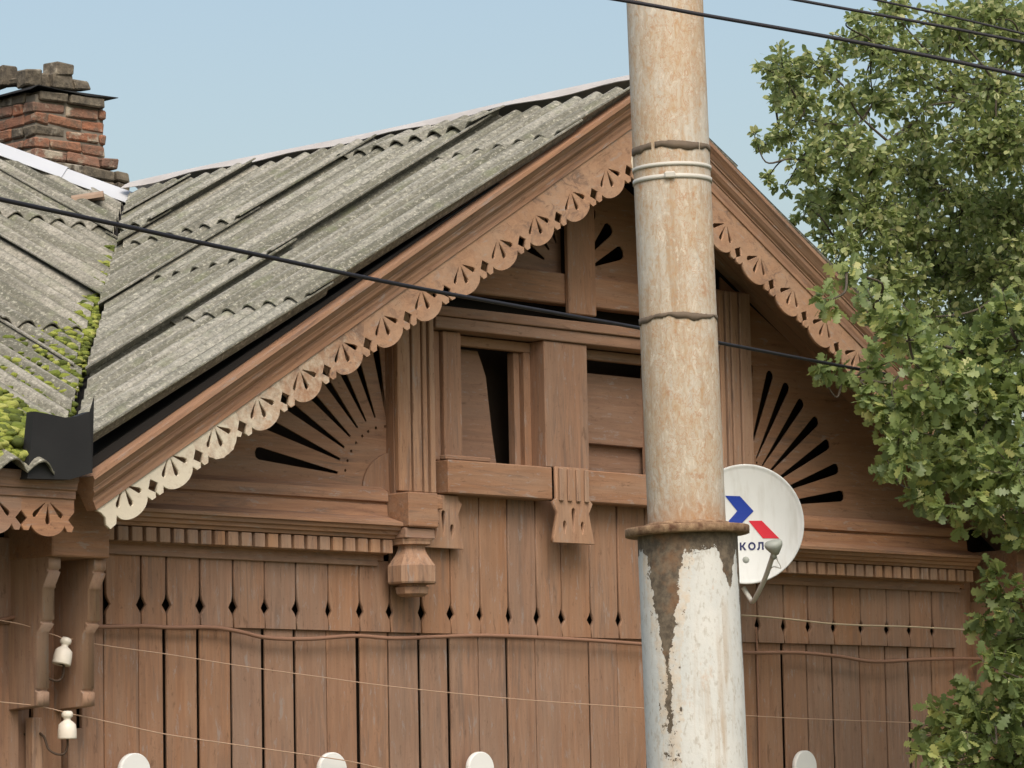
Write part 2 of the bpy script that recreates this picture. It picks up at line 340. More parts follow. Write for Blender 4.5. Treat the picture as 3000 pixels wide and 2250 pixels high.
# attic back board, its dark colour standing for the unlit interior
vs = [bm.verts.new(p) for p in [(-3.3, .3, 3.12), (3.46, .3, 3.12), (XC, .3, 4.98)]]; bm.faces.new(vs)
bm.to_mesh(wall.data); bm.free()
plank_x = [-2.919, -2.717, -2.57, -2.376, -2.181, -1.99, -1.798, -1.599, -1.401, -1.207, -1.004, -.81, -.61, -.414, -.217, -.044, .164, .368, .575, .785, .99, 1.21, 1.427, 1.635, 1.834, 2.046, 2.272, 2.493, 2.694, 2.894, 3.1]
lower_gap = {}
def lower_plank(x0, x1, zt=2.47, gl=.003, gr=.003):
    y = random.uniform(-.003, .003); tw = random.uniform(-.003, .003)
    a, b = x0+gl, x1-gr; h = zt-.1
    bm = box_bm(b-a, .014, h, .003)
    for v in bm.verts: v.co.x += tw*(v.co.z/h)
    from_bm('plank', bm, WZ, wall, ((a+b)/2, .008+y, .1+h/2))
def apron_plank(x0, x1, z0=2.44, z1=2.775, y=-.018, first=False, last=False):
    g = random.uniform(.0035, .006); hw = random.uniform(.021, .03); hh = random.uniform(.024, .031); zc = 2.532+random.uniform(-.004, .004)
    def side(x, s, flat):
        if flat: return [(x, z0), (x, z1)]
        return [(x+s*g*.6, z0), (x+s*g*.8, zc-hh*1.5), (x+s*.009, zc-hh), (x+s*hw, zc), (x+s*.012, zc+hh), (x+s*g*1.4, zc+hh*1.7), (x+s*g, z1)]
    l = side(x0, 1, first); r = side(x1, -1, last)
    cx = (x0+x1)/2
    o = [(p[0]-cx, p[1]-z0) for p in l] + [(p[0]-cx, p[1]-z0) for p in reversed(r)]
    from_me('apron_plank', plate_me(o, [], .02, 'apron_plank', .002), WZ, wall, (cx, y+.01+random.uniform(-.002, .002), z0))
gaps = [random.choice([.003, .004, .006, .008, .01, .012]) for _ in range(60)]
for i, k in ((2, .012), (4, .01), (8, .012), (9, .009), (10, .01), (13, .011), (0, .009), (1, .002), (16, .006), (17, .002), (14, .002), (15, .0015)): gaps[i] = k
for i in range(len(plank_x)-1):
    lower_plank(plank_x[i], plank_x[i+1], 2.468, gaps[i]*.9, gaps[i+1]*.9)
    apron_plank(plank_x[i], plank_x[i+1], z1=3.112 if -1.25 < plank_x[i] < 1.3 else 2.775)
lx = [-5.6, -5.39, -5.2, -4.99, -4.8, -4.6, -4.41, -4.2, -4.0, -3.8, -3.6, -3.405+.03]
for i in range(len(lx)-1):
    lower_plank(lx[i], lx[i+1], 2.44, .004, .004); apron_plank(lx[i], lx[i+1], 2.43, 2.8, last=False)
# corner boards beside the brackets, both ends of the gable
for s in (1, -1):
    X = (lambda x: x) if s == 1 else mir
    def cb(name, a, b, y0, y1, z0, z1, mat=WZ, bev=.004):
        a, b = sorted((X(a), X(b))); box(name, a, b, y0, y1, z0, z1, mat, wall, bev)
    cb('corner_board', -3.372, -3.30, .03, .05, .1, 2.95)
    cb('corner_board', -3.296, -3.145, .005, .03, .1, 2.95)
    cb('corner_board', -3.13, -3.05, .02, .045, .1, 2.95)
    cb('corner_board', -3.046, -2.926, -.012, .012, .1, 2.77)
    cb('corner_strip', -3.345, -3.292, -.05, .004, .1, 2.03, WZP)
    cb('corner_strip', -3.135, -3.056, -.03, .019, .1, 1.985)

# ---- brackets under the beam casing
def bracket_me():
    T = -.31
    o = [(0, 2.705), (T, 2.705), (T, 2.655), (T+.012, 2.65), (T+.012, 2.642), (T, 2.64), (T+.035, 2.585), (T+.035, 2.573), (T+.045, 2.57), (T+.045, 2.44), (T+.06, 2.435), (T+.06, 2.425), (T+.045, 2.42), (T+.085, 2.385), (T+.085, 2.15), (T+.097, 2.146), (T+.097, 2.137), (T+.083, 2.133), (T+.083, 2.075), (0, 2.06)]
    me = plate_me([(a, b-2.06) for a, b in o], [], .066, 'bracket', .003)
    for v in me.vertices: v.co = (v.co.y, v.co.x, v.co.z)
    me.flip_normals(); return me
bme = bracket_me()
for x in (-3.43+.03, -3.185+.03): from_me('bracket', bme, WZP, house, (x, .03, 2.06))
for x in (3.315, 3.56): from_me('bracket', bme, WZP, house, (x, .03, 2.06))
box('beam_casing', -3.44, -3.13, -.315, .03, 2.703, 2.98, WX, house, .006)
box('beam_casing', mir(-3.13), mir(-3.44), -.315, .03, 2.703, 2.98, WX, house, .006)

# ---- pediment cornice left and right with dentils
cprof = [(.0, 2.775), (-.035, 2.775), (-.035, 2.80), (-.06, 2.803), (-.06, 2.868), (-.115, 2.872), (-.12, 2.885), (-.135, 2.89), (-.14, 2.905), (-.155, 2.91), (-.16, 2.925), (-.175, 2.93), (-.175, 2.945), (-.07, 2.98), (-.065, 3.035), (-.055, 3.04), (-.055, 3.045), (-.075, 3.052), (-.075, 3.07), (-.07, 3.1), (-.02, 3.125), (.0, 3.125)]
def cornice(x0, x1):
    me = prof_me(cprof, x1-x0, 'cornice'); c = from_me('cornice', me, WXP, house, (x0, 0, 0)); return c
dent = box_bm(.06, .05, .064, .003); dme = bpy.data.meshes.new('dentil'); dent.to_mesh(dme); dent.free(); dme.materials.append(WZP)
for (a, b) in ((-3.0, -1.262), (mir(-1.262), mir(-3.0))):
    c = cornice(a, b); x = .03
    box('lower_fascia', a+.0, b-.035, -.036, -.02, 2.748, 2.792, WX, house, .003)
    while x < b-a-.02:
        from_me('dentil', dme, WZP, c, (x, -.086, 2.8355)); x += .0795
# ---- gable suns: panels with wedge slots
def wedge(cx, cz, ang, r0, r1, w0, w1, m=1, tip='pt'):
    a = R(ang); d = (math.cos(a)*m, math.sin(a)); n = (-d[1], d[0])
    def P(r, w): return (cx+d[0]*r+n[0]*w, cz+d[1]*r+n[1]*w)
    return [P(r0, -w0), P(r1-.03, -w1), P(r1-.008, -w1*.75), P(r1, 0), P(r1-.008, w1*.75), P(r1-.03, w1), P(r0, w0)]
def circ(cx, cz, r, n=8): return [(cx+r*math.cos(2*math.pi*k/n), cz+r*math.sin(2*math.pi*k/n)) for k in range(n)]
def soff(x): return ZR - .13 - TR*abs(x-XC)
def sun_panel(m):
    cx = XC + m*1.21; cz = 3.13
    e = XC + m*1.14; far = XC + m*3.25
    out = [(e, 3.11), (e, soff(e)), (far, soff(far)), (far, 3.11)]
    holes = []
    for k, (a, r1) in enumerate([(7.6, .905), (17.4, .9), (27, .884), (37, .872), (47, .844), (57, .835), (67, .822), (79, .80)]):
        holes.append(wedge(cx, cz, a, .335+.05*math.cos(R(a))*(1 if m < 0 else 0), r1, .006, .03, m))
    for a in (10.8, 19.2, 28.1, 37, 46.2, 54.4, 64.1, 75.3):
        r = .282+.06*math.cos(R(a)); holes.append(circ(cx+m*r*math.cos(R(a)), cz+r*math.sin(R(a)), .008))
    p = from_me('sun_panel', plate_me([(x-e, z-3.11) for x, z in out], [[(x-e, z-3.11) for x, z in h] for h in holes], .01, 'sun_panel'), WX, house, (e, .005, 3.11))
    q = [(0, 0)]+[(m*.235*math.cos(R(t)), .19*math.sin(R(t))) for t in range(0, 91, 6)]
    from_me('sun_disc', plate_me(q, [], .012, 'sun_disc', .002), WZ, p, (cx-e, -.0125, .0))
sun_panel(-1); sun_panel(1)
# upper little suns either side of the king post
def up_panel(m):
    cx = XC+m*.02; cz = 4.26; e = XC+m*.06; far = XC+m*1.0
    out = [(e, 4.2), (e, soff(e)), (far, soff(far)), (far, 4.2)]
    holes = [wedge(cx, cz, a, .17, r1, .006, .036, m) for a, r1 in ((66, .4), (44, .41), (23, .415))]
    from_me('sun_panel', plate_me([(x-e, z-4.2) for x, z in out], [[(x-e, z-4.2) for x, z in h] for h in holes], .01, 'sun_panel'), WX, house, (e, .005, 4.2))
up_panel(-1); up_panel(1)

# ---- posts, base blocks and hanging pendants either side of the window bay
def drop(x, zb, zt, w): return [(x-.002, zb), (x-w, zt-.02), (x-w*.7, zt-.006), (x, zt), (x+w*.7, zt-.006), (x+w, zt-.02), (x+.002, zb)]
def carved_apron(cx, w, z0, z1, zt, y):
    h = w/2; zo = (z0+z1)/2
    o = [(-h*.82, zt), (-h*.82, z1+.02), (-h, z1), (-h*.8, z1-.05), (-h, z0+.03), (-h*1.05, z0), (h*1.05, z0), (h, z0+.03), (h*.8, z1-.05), (h, z1), (h*.82, z1+.02), (h*.82, zt)]
    holes = [drop(0, zo-.05, zo+.075, .013), drop(-h*.45, z0+.045, zo+.01, .012), drop(h*.45, z0+.045, zo+.01, .012)]
    return from_me('carved_apron', plate_me([(a, b-z0) for a, b in o], [[(a, b-z0) for a, b in q] for q in holes], .022, 'carved_apron', .002), WZP, house, (cx, y, z0))
pend_prof = [(.005, 2.60), (.05, 2.603), (.072, 2.615), (.075, 2.63), (.078, 2.645), (.066, 2.65), (.066, 2.66), (.108, 2.662), (.112, 2.67), (.112, 2.745), (.098, 2.765), (.074, 2.80), (.064, 2.825), (.064, 2.842), (.088, 2.846), (.09, 2.858), (.096, 2.871), (.005, 2.8715)]
pv = []; pf = []
for r, z in pend_prof:
    for k in range(8):
        a = R(22.5+45*k); q = r/math.cos(R(22.5)); pv.append((q*math.cos(a), q*math.sin(a), z-2.6))
for i in range(len(pend_prof)-1):
    for k in range(8): l = (k+1) % 8; pf.append((i*8+k, i*8+l, (i+1)*8+l, (i+1)*8+k))
for m in (-1, 1):
    def bb(name, a, b, y0, y1, z0, z1, mat=WZ, bev=.004):
        a, b = sorted((XC+m*a, XC+m*b)); return box(name, a, b, y0, y1, z0, z1, mat, house, bev)
    pt = soff(XC+m*1.28)
    bb('post', 1.03, 1.28, -.055, .03, 3.09, pt)
    for a, b in ((1.195, 1.278), (1.125, 1.18), (1.085, 1.112), (1.034, 1.066)): bb('post_flute', a, b, -.085, -.0555, 3.105, pt-.01, WZP)
    bb('base_block', 1.145, 1.335, -.21, 0, 2.925, 3.09, WX, .006)
    bb('base_moulding', 1.075, 1.143, -.17, 0, 3.02, 3.075, WXP); bb('base_moulding', 1.085, 1.143, -.155, 0, 2.952, 3.017, WXP)
    if m > 0: continue
    bb('base_moulding', 1.15, 1.34, -.19, 0, 2.873, 2.922, WXP)
    pydata('pendant', pv, pf, WZP, house, (XC+m*1.245, -.125, 2.6))
    carved_apron(XC+m*.98, .25, 2.845, 3.06, 3.1, -.062)
carved_apron(-.075, .28, 2.895, 3.095, 3.27, -.131)
for x in (-.165, -.105, -.045, .015): box('apron_flute', x-.014, x+.014, -.155, -.143, 3.10, 3.262, WZP, house, .004)
# ---- sill, mullion, lintel, beam, king post
box('sill_beam', -.905, -.193, -.118, .06, 3.106, 3.268, WX, house, .006)
box('sill_beam', .043, 1.04, -.118, .06, 3.106, 3.266, WX, house, .006)
box('sill_lip', -.905, -.6, -.10, -.055, 3.271, 3.293, WX, house)
box('mullion', -.19, .118, -.075, .06, 3.272, 3.903, WZ, house, .005)
box('jamb_board', -.855, -.735, -.045, .05, 3.296, 3.90, WZ, house); box('jamb_board', -.945, -.862, -.025, .05, 3.272, 3.90, WZ, house)
box('jamb_board', .78, .90, -.045, .05, 3.272, 3.90, WZ, house); box('jamb_board', .907, 1.045, -.025, .05, 3.272, 3.90, WZ, house)
box('lintel', -.945, 1.08, -.09, .05, 3.905, 3.962, WX, house); box('lintel', -.955, 1.09, -.105, .05, 3.9645, 4.012, WX, house)
box('tie_beam', -.74, .93, -.06, .02, 4.10, 4.255, WX, house, .006)
box('king_post', -.02, .18, -.09, -.061, 4.05, 4.86, WZ, house, .005)
box('recess_board', -.75, .95, .1, .12, 4.0, 4.12, DARKW, house)  # shade of the recess put into the board's near-black colour
for name, (a, b) in (('attic_window', (-.735, -.19)), ('attic_window', (.118, .78))):
    w = empty(name, (0, 0, 0), house)
    fr = .05
    box('frame', a+.001, b-.001, .02, .06, 3.85, 3.899, WX, w); box('frame', b-.048, b-.001, .021, .08, 3.273, 3.849, WZ, w); box('frame', a+.001, a+.03, .021, .08, 3.273, 3.849, WZ, w)
    box('frame', b-.088, b-.05, .05, .1, 3.273, 3.849, WZ, w)
    if a < -.5:      # warped board leaves an open slit
        o = [(a+.01, 3.273), (a+.01, 3.845), (a+.255, 3.845), (a+.285, 3.78), (a+.31, 3.72), (a+.325, 3.6), (a+.345, 3.45), (a+.37, 3.3), (a+.372, 3.273)]
        from_me('shutter_board', plate_me([(x-a, z-3.273) for x, z in o], [], .02, 'shutter_board', .002), WXD, w, (a, .11, 3.273))
    else:
        box('shutter_board', a+.01, b-.05, .09, .11, 3.43, 3.79, WXD, w); box('shutter_board', a+.01, b-.05, .13, .15, 3.273, 3.45, WXD, w)

# ---- rake mouldings with carved lace
TT = .605; AT = math.atan(TT); ZT = 5.155          # trim slope and its height at the centre line
CP, SP = math.cos(AT), math.sin(AT)
def lace_me(p, left=False, worn=False, tp=.2):
    if left: tp = .1
    tw = [(p, .033), (p-.032, 0), (p-.003, -.03), (p-.012, -.05), (p-.036, -.05), (p-.052, -.022)]
    arc = [(p/2+(p/2-.05)*math.cos(R(t)), -.014-.058*math.sin(R(t))) for t in range(10, 172, 10)]
    tl = [(p-x, z) for x, z in reversed(tw)]
    if worn: tw = [(p, .033), (p-.032, 0), (p-.012, -.021), (p-.03, -.034), (p-.052, -.022)]; arc = [(x+random.uniform(-.002, .002), z+random.uniform(0, .006)) for x, z in arc]
    if left: tl = [(.05, -.016), (.028, -.05), (-.01, -.055), (-.02, -.03), (-.008, 0), (-.02, .03), (-.035, .045)]
    o = [(0 if not left else .03, tp), (p, tp)] + tw + arc + tl
    def tear(ang, r0, r1, w):
        a = R(ang); d = (math.sin(a), -math.cos(a)); n = (d[1], -d[0]); c = (p/2, .08)
        P = lambda r, q: (c[0]+d[0]*r+n[0]*q, c[1]+d[1]*r+n[1]*q)
        return [P(r0, -.0015), P(r1-.018, -w), P(r1-.005, -w*.8), P(r1, 0), P(r1-.005, w*.8), P(r1-.018, w), P(r0, .0015)]
    return plate_me(o, [tear(-47, .018, .107, .0125), tear(0, .017, .104, .0145), tear(47, .018, .107, .0125)], .018, 'lace_motif')
P_ = .248/CP
lm = lace_me(P_); lml = lace_me(P_, True); lmb = lace_me(P_, False, True)
mp = [(-.605, 0), (-.605, -.018), (-.598, -.024), (-.588, -.034), (-.578, -.047), (-.572, -.052), (-.572, -.058), (-.565, -.06), (-.562, -.078), (-.55, -.092), (-.537, -.1), (-.537, -.106), (-.531, -.108), (-.531, -.122), (-.527, -.137), (-.527, -.155), (-.521, -.158), (-.46, -.158), (-.46, 0)]
for m in (-1, 1):
    # local X runs up the rake (m=-1: from the lower left; m=+1: from the apex down to the right)
    L = 3.53/CP
    rot = (0, -AT, 0) if m < 0 else (0, AT, 0)
    x0 = XC-3.53 if m < 0 else XC
    z0 = ZT-TT*3.53 if m < 0 else ZT
    tr = from_me('rake_moulding', prof_me(mp, L, 'rake_moulding'), WXP, house, (x0, 0, z0), rot)
    # squares on the lace: first one at x=-3.095, .262 below the top line
    u0 = (3.53-3.19)/CP - .262*SP*0 if m < 0 else 0
    n = 13
    for k in range(-1, n):
        s = k*P_ + (.33 if m < 0 else .13+P_)
        if m < 0 and k == -1: me = lml
        else: me = lm
        if s+P_ > L+.02: continue
        dl_ = .0317*(s-.33) if m < 0 else .0317*(3.9-s-.33)
        if me is lm and random.random() < .22: me = lmb
        o = from_me('lace_motif', me, LACE, tr, (s, -.51, -.218-dl_), (0, .0317 if m < 0 else -.0317, 0))
        f_ = max(0.0, .86-.115*(k+1)) if m < 0 else .0
        o.color = (f_, f_, f_, 1)
    # near-black verge for the shaded gap between trim and sheets
    V = [(-.56, .0), (-.50, .0), (-.50, .14), (-.56, .14)]
    # soffit boards
    for j in range(5):
        a = -.46+.092*j
        box('soffit_board', 0, L-.02, a+.002, a+.09, -.075, -.055, WXD, tr, .003).location.y = a+.046
    tr['label'] = 'moulded barge board with sawn lace along the %s slope of the gable' % ('left' if m < 0 else 'right')
sc_ = [(.0, .1), (.07, .09), (.085, .03), (.07, -.03), (.03, -.06), (-.03, -.06), (-.07, -.03), (-.085, .03), (-.07, .09)]
from_me('apex_scroll', plate_me(sc_, [[(-.04, .03), (-.028, .055), (0, .065), (.028, .055), (.04, .03), (.026, .042), (0, .05), (-.026, .042)]], .018, 'apex_scroll', .0015), LACE, house, (XC, -.512, 4.73))
# verge boards, near-black to stand for the shaded gap between trim and roof
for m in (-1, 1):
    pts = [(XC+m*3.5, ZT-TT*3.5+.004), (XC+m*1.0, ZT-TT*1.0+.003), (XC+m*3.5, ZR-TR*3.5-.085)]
    from_me('verge_shade_board', plate_me([(x-XC, z-4) for x, z in pts], [], .03, 'verge_shade_board'), DARKW, house, (XC, -.51, 4))

# ---- left eave of the main wing: fascia, moulding and lace
ef = from_me('eave_fascia', prof_me([(-.575, 3.03), (-.575, 3.0), (-.565, 2.985), (-.56, 2.96), (-.55, 2.955), (-.55, 2.925), (-.54, 2.92), (-.5, 2.92), (-.5, 3.03)], 4.5, 'eave_fascia'), WX, house, (-8.0, 0, 0))
box('soffit_board', -8, -3.5, -.5, .04, 2.955, 2.975, WXD, house)
LP = .275; elm = lace_me(LP, tp=.1)
for k in range(12): from_me('lace_motif', elm, WXP, ef, (4.5-LP*(k+1)+.0, -.531, 2.835))
fr_ = from_me('eave_fascia', prof_me([(-.575, 3.03), (-.575, 3.0), (-.565, 2.985), (-.56, 2.96), (-.55, 2.955), (-.55, 2.80), (-.5, 2.80), (-.5, 3.03)], .35, 'eave_fascia'), WX, house, (3.58, 0, 0))

# ================================================================== ROOF
roof = pydata('roof', [(-3.62, -.5, ZR-.573*3.7-.045), (XC, -.5, ZR-.045), (XC, 3.45, ZR-.045), (3.78, -.5, ZR-.595*3.7-.05), (3.78, 6, ZR-.595*3.7-.05), (XC, 6, ZR-.05),
    (-8, -.55, 5.05+.5*(-.55-3.5)-.045), (-8, 8, 5.05+.5*4.5-.045), (-2.9, 8, 5.05+.5*4.5-.045), (-3.62, -.55, 5.05+.5*(-.55-3.5)-.045), (3.6, 8, 3.2)],
    [(0, 1, 2), (1, 3, 4, 5), (6, 9, 2, 8, 7), (2, 10, 8)], DARKW, house)
PITCH = .1425
def sheet_bm(to_world, u0, u1, w0, w1, lift_low=.016, lift_edge=.02, sag=0., edge_at_w0=True):
    """u: down the slope, w: across the waves; to_world(u,w,h)"""
    nw = max(6, int(round((w1-w0)/PITCH*10))); nu = 4; bm = bmesh.new(); rows = [[], []]
    ph = .0
    for s, th in ((0, .0), (1, -.007)):
        for i in range(nu+1):
            u = u0+(u1-u0)*i/nu; r = []
            for j in range(nw+1):
                w = w0+(w1-w0)*j/nw; q = (w-w0)/(w1-w0)
                h = .058*abs(math.cos(math.pi*((w-w0) if edge_at_w0 else (w1-w))/PITCH-.25))-.03 + lift_low*(i/nu) + lift_edge*((1-q) if edge_at_w0 else q) + th + sag*math.sin(math.pi*i/nu)
                r.append(bm.verts.new(to_world(u, w, h)))
            rows[s].append(r)
    t, b = rows
    for i in range(nu):
        for j in range(nw):
            bm.faces.new((t[i][j], t[i+1][j], t[i+1][j+1], t[i][j+1])); bm.faces.new((b[i][j], b[i][j+1], b[i+1][j+1], b[i+1][j]))
    for i in range(nu):
        bm.faces.new((t[i][0], b[i][0], b[i+1][0], t[i+1][0])); bm.faces.new((t[i][nw], t[i+1][nw], b[i+1][nw], b[i][nw]))
    for j in range(nw):
        bm.faces.new((t[0][j], t[0][j+1], b[0][j+1], b[0][j])); bm.faces.new((t[nu][j], b[nu][j], b[nu][j+1], t[nu][j+1]))
    bmesh.ops.recalc_face_normals(bm, faces=bm.faces[:]); return bm
def cut(bm, p, n):
    g = bm.verts[:]+bm.edges[:]+bm.faces[:]
    bmesh.ops.bisect_plane(bm, geom=g, plane_co=p, plane_no=n, clear_outer=True)
AR = math.atan(TR); cr, sr = math.cos(AR), math.sin(AR); cr1, sr1 = math.cos(math.atan(.573)), math.sin(math.atan(.573)); cr2, sr2 = math.cos(math.atan(.588)), math.sin(math.atan(.588))
VA = Vector((.1, 3.5, 0)); VB = Vector((-3.55, -.5, 0)); vd = (VB-VA).normalized(); VN = Vector((-vd.y, vd.x, 0))     # valley in plan
if VN.x > 0: VN = -VN                      # points to the main-wing side
def sheet(name, bm, mat, parent):
    if not bm.faces: bm.free(); return
    for f in bm.faces: f.smooth = True
    me = bpy.data.meshes.new(name); bm.to_mesh(me); bm.free(); me.materials.append(mat)
    try: me.set_sharp_from_angle(angle=R(50))
    except Exception: pass
    o = link(bpy.data.objects.new(name, me)); o.parent = parent; return o
colsY = [-.60, .40, 1.37, 2.34, 2.88, 3.45]
for m in (-1, 1):
    for c in range(5):
        rx = [.06, .62, 2.27, 3.72] if c == 0 else ([.06, .29, 1.65, 3.3, 3.72] if c == 1 else ([.06, 1.02, 2.6, 3.72] if c == 2 else [.06, .8, 2.4, 3.72]))
        for r in range(len(rx)-1):
            u0 = rx[r]/cr - (.16 if r else 0); u1 = rx[r+1]/cr
            jy = random.uniform(-.012, .012); jl = random.uniform(.012, .026)
            base = .008*(c % 2)
            def tw(u, w, h, m=m, jy=jy, base=base):
                h += .03+base
                if m > 0: return (XC+u*cr2+h*sr2, max(w+jy, -.57), ZR-.02-u*sr2+h*cr2)
                return (XC-u*cr1-h*sr1, w+jy, ZR-u*sr1+h*cr1)
            bm = sheet_bm(tw, u0, u1, colsY[c]-(.07 if c else 0), colsY[c+1], jl, (random.uniform(.026, .034) if c else .012) if m < 0 else .012)
            if m < 0: cut(bm, VA+VN*random.uniform(-.06, .05), VN)
            sheet('roof_sheet', bm, SLATE, roof)
# main wing, front slope
TF = .5; AF = math.atan(TF); cf, sf = math.cos(AF), math.sin(AF)
HN = Vector((.8, .6, 0))
for c in range(6):
    xa = .35-.98*c; xb = xa-.98-.06
    ry = random.uniform(0, .35)
    rows = [-.62, 1.05+ry-.2, 2.55+ry, 4.2, 6.0]
    for r in range(4):
        y0, y1 = rows[r], rows[r+1]
        def tw(u, w, h, c=c):
            h += .03+.01*(c % 2); y = -u*cf - h*sf*1; return (-w, y, 5.05+TF*(y-3.5)+h*cf+h*sf*TF)
        bm = sheet_bm(tw, -(y1+.16)/cf, -y0/cf, -xa, -xb, .022, .022, 0, False)
        cut(bm, VA-VN*random.uniform(-.05, .05), -VN); cut(bm, Vector((.1, 3.5, 0)), HN)
        sheet('roof_sheet', bm, SLATE2, roof)
# ridge cap: two flaps of worn sheet, hemmed unevenly
K = 40; v = []; f = []
for k in range(K+1):
    y = -.62+4.1*k/K; wob = .008*math.sin(k*.55)+random.uniform(-.004, .004); zt = ZR+.088+.006*math.sin(k*.21+.5)
    for (dx, dz) in ((-.07+wob*.6, -.043+.008*math.sin(k*.8)), (-.035, -.014), (0, .004), (.035, -.014), (.13, -.07)): v.append((XC+dx, y, zt+dz))
for k in range(K):
    for j in range(4): a = k*5+j; f.append((a, a+1, a+6, a+5))
cap = pydata('ridge_cap', v, f, RIDGEM, roof); mo = cap.modifiers.new('s', 'SOLIDIFY'); mo.thickness = .004
# hip flashing, bright sheet in two lengths
def hip(t, off, dz): # t along the hip from its foot, off sideways in plan
    x = .12-.6*t; y = 3.5+.8*t; return (x+off*.8*-1, y-off*.6, 5.08+.4*t+dz)
for (t0, t1, dz) in ((-.35, .42, .07), (.38, 1.9, .08)):
    v = [hip(t, o, dz+d) for t in (t0, t1) for o, d in ((.17, -.075), (.02, .01), (-.02, .01), (-.15, -.06))]
    h_ = pydata('hip_flashing', v, [(0, 1, 5, 4), (1, 2, 6, 5), (2, 3, 7, 6)], GALV, roof); mo = h_.modifiers.new('s', 'SOLIDIFY'); mo.thickness = .003
# broken clay ridge tiles at the foot of the hip
def clay(p, rz, ry, L, rad):
    v = []; f = []
    for i in range(2):
        for rr in (rad, rad-.014):
            for k in range(7):
                a = R(-10+200*k/6); v.append((i*L, rr*math.cos(a)*1.2, rr*math.sin(a)*.75))
    for k in range(6):
        f += [(k, k+1, 15+k, 14+k), (7+k, 21+k, 22+k, 8+k), (k, 7+k, 8+k, k+1), (14+k, 15+k, 22+k, 21+k)]
    pydata('ridge_tile', v, f, CLAY, roof, p, (0, R(ry), R(rz)))
clay(tuple(deep(212, 592, 20.3)), -42, -8, .18, .05); clay(tuple(deep(-20, 530, 20.6)), -45, 14, .25, .09)
# valley sheet bent up at the eave, its contrast black put into the colour
sp = [at(x, y, -.62) for x, y in ((100, 1205), (150, 1214), (190, 1223), (225, 1220), (262, 1206), (271, 1385), (205, 1405), (80, 1402))]
spb = [p+Vector((0, .05, .0)) for p in sp]; n = len(sp)
spk = at(276, 1158, -.6); spk2 = at(252, 1250, -.5)
v = [tuple(p) for p in sp]+[tuple(p) for p in spb]+[tuple(spk), tuple(spk2)]
f = [tuple(range(n)), tuple(reversed(range(n, 2*n)))]+[(i, (i+1) % n, n+(i+1) % n, n+i) for i in range(n)]+[(4, 5, 16), (4, 16, 17), (5, 17, 16)]
pydata('valley_spout', v, f, BLACKM, roof)

# ---- chimney
ch = empty('chimney', (.57, 5, 5.1), house)
def cbrick(x0, x1, y0, y1, z0, z1, mat=BRICK, j=.006):
    bm = box_bm(x1-x0, y1-y0, z1-z0, .009, j*1.4)
    from_bm('brick', bm, mat, ch, ((x0+x1)/2-.57, (y0+y1)/2-5, (z0+z1)/2-5.1), (random.uniform(-.035, .035), random.uniform(-.035, .035), random.uniform(-.05, .05)))
CH = .0765; X0, X1, Y0, Y1 = .57, 1.135, 5.0, 5.95
core = box('mortar_core', X0+.018-.57, X1-.018-.57, .018, .93, 0, .93, MORTAR, ch, 0)
ztop = 5.99
for k in range(12):
    z1 = ztop-CH*k; z0 = z1-.064
    wide = (.04 if k == 4 else .075) if k >= 4 else 0.
    x0, x1, y0, y1 = X0-wide*.3, X1+wide*2.1, Y0-wide*.6, Y1
    mat = SOOT if (k >= 5) else BRICK
    x = x0; first = True
    seq = ([.12, .255, .255, .255] if k % 2 else [.255, .255, .12, .12])
    for L in seq:
        if x >= x1-.04: break
        e = min(x+L, x1); e = x1 if x1-e < .05 else e
        cbrick(x, e-.011, y0+random.uniform(-.006, .006), y0+.12, z0, z1, SOOT if (random.random() < .28 or mat is SOOT) else BRICK); x = e
    y = y0+.125; n_ = 0
    while y < y1:
        L = .12 if (k % 2 == 0 and n_ == 0) else .255
        cbrick(x0+random.uniform(-.006, .006), x0+.12, y, min(y+L, y1)-.011, z0, z1, SOOT if random.random() < .2 else mat); y += L; n_ += 1
    y = y0+.125
    while y < y1:
        cbrick(x1-.12, x1, y, min(y+.255, y1)-.011, z0, z1, mat); y += .255
for (a, b, c_, d_) in ((.61, .82, 4.985, 5.1), (.83, 1.1, 4.975, 5.1), (.575, .7, 5.11, 5.36), (.575, .7, 5.37, 5.62)): cbrick(a, b, c_, d_, 5.995, 6.055, SOOT)
# sheet under the loose top courses
v = [(X0-.05, Y0-.02, 6.05), (X0+.0, Y0-.035, 6.08), (X0+.2, Y0-.03, 6.072), (X0+.4, Y0-.03, 6.063), (X1+.075, Y0-.02, 6.082), (X1+.0, Y1, 6.07), (X0-.02, Y1, 6.06)]
v = [(a-.57, b-5, c_-5.1) for a, b, c_ in v]; cs = pydata('cap_sheet', v, [tuple(range(7))], BLACKM, ch); mo = cs.modifiers.new('s', 'SOLIDIFY'); mo.thickness = .004
for (px0, px1, py0, py1, Y) in ((-60, 20, 184, 246, 5.3), (10, 62, 192, 246, 5.24), (55, 88, 222, 246, 5.15), (84, 132, 202, 247, 5.05), (126, 166, 207, 250, 5.08), (160, 216, 182, 216, 5.04), (156, 216, 213, 250, 5.04), (217, 273, 224, 256, 5.02)):
    a = at(px0, py1, Y); b = at(px1, py0, Y); cbrick(a.x, b.x-.008, Y, Y+.12, at(px0, py1, Y).z, at(px0, py0, Y).z, SOOT, .012)

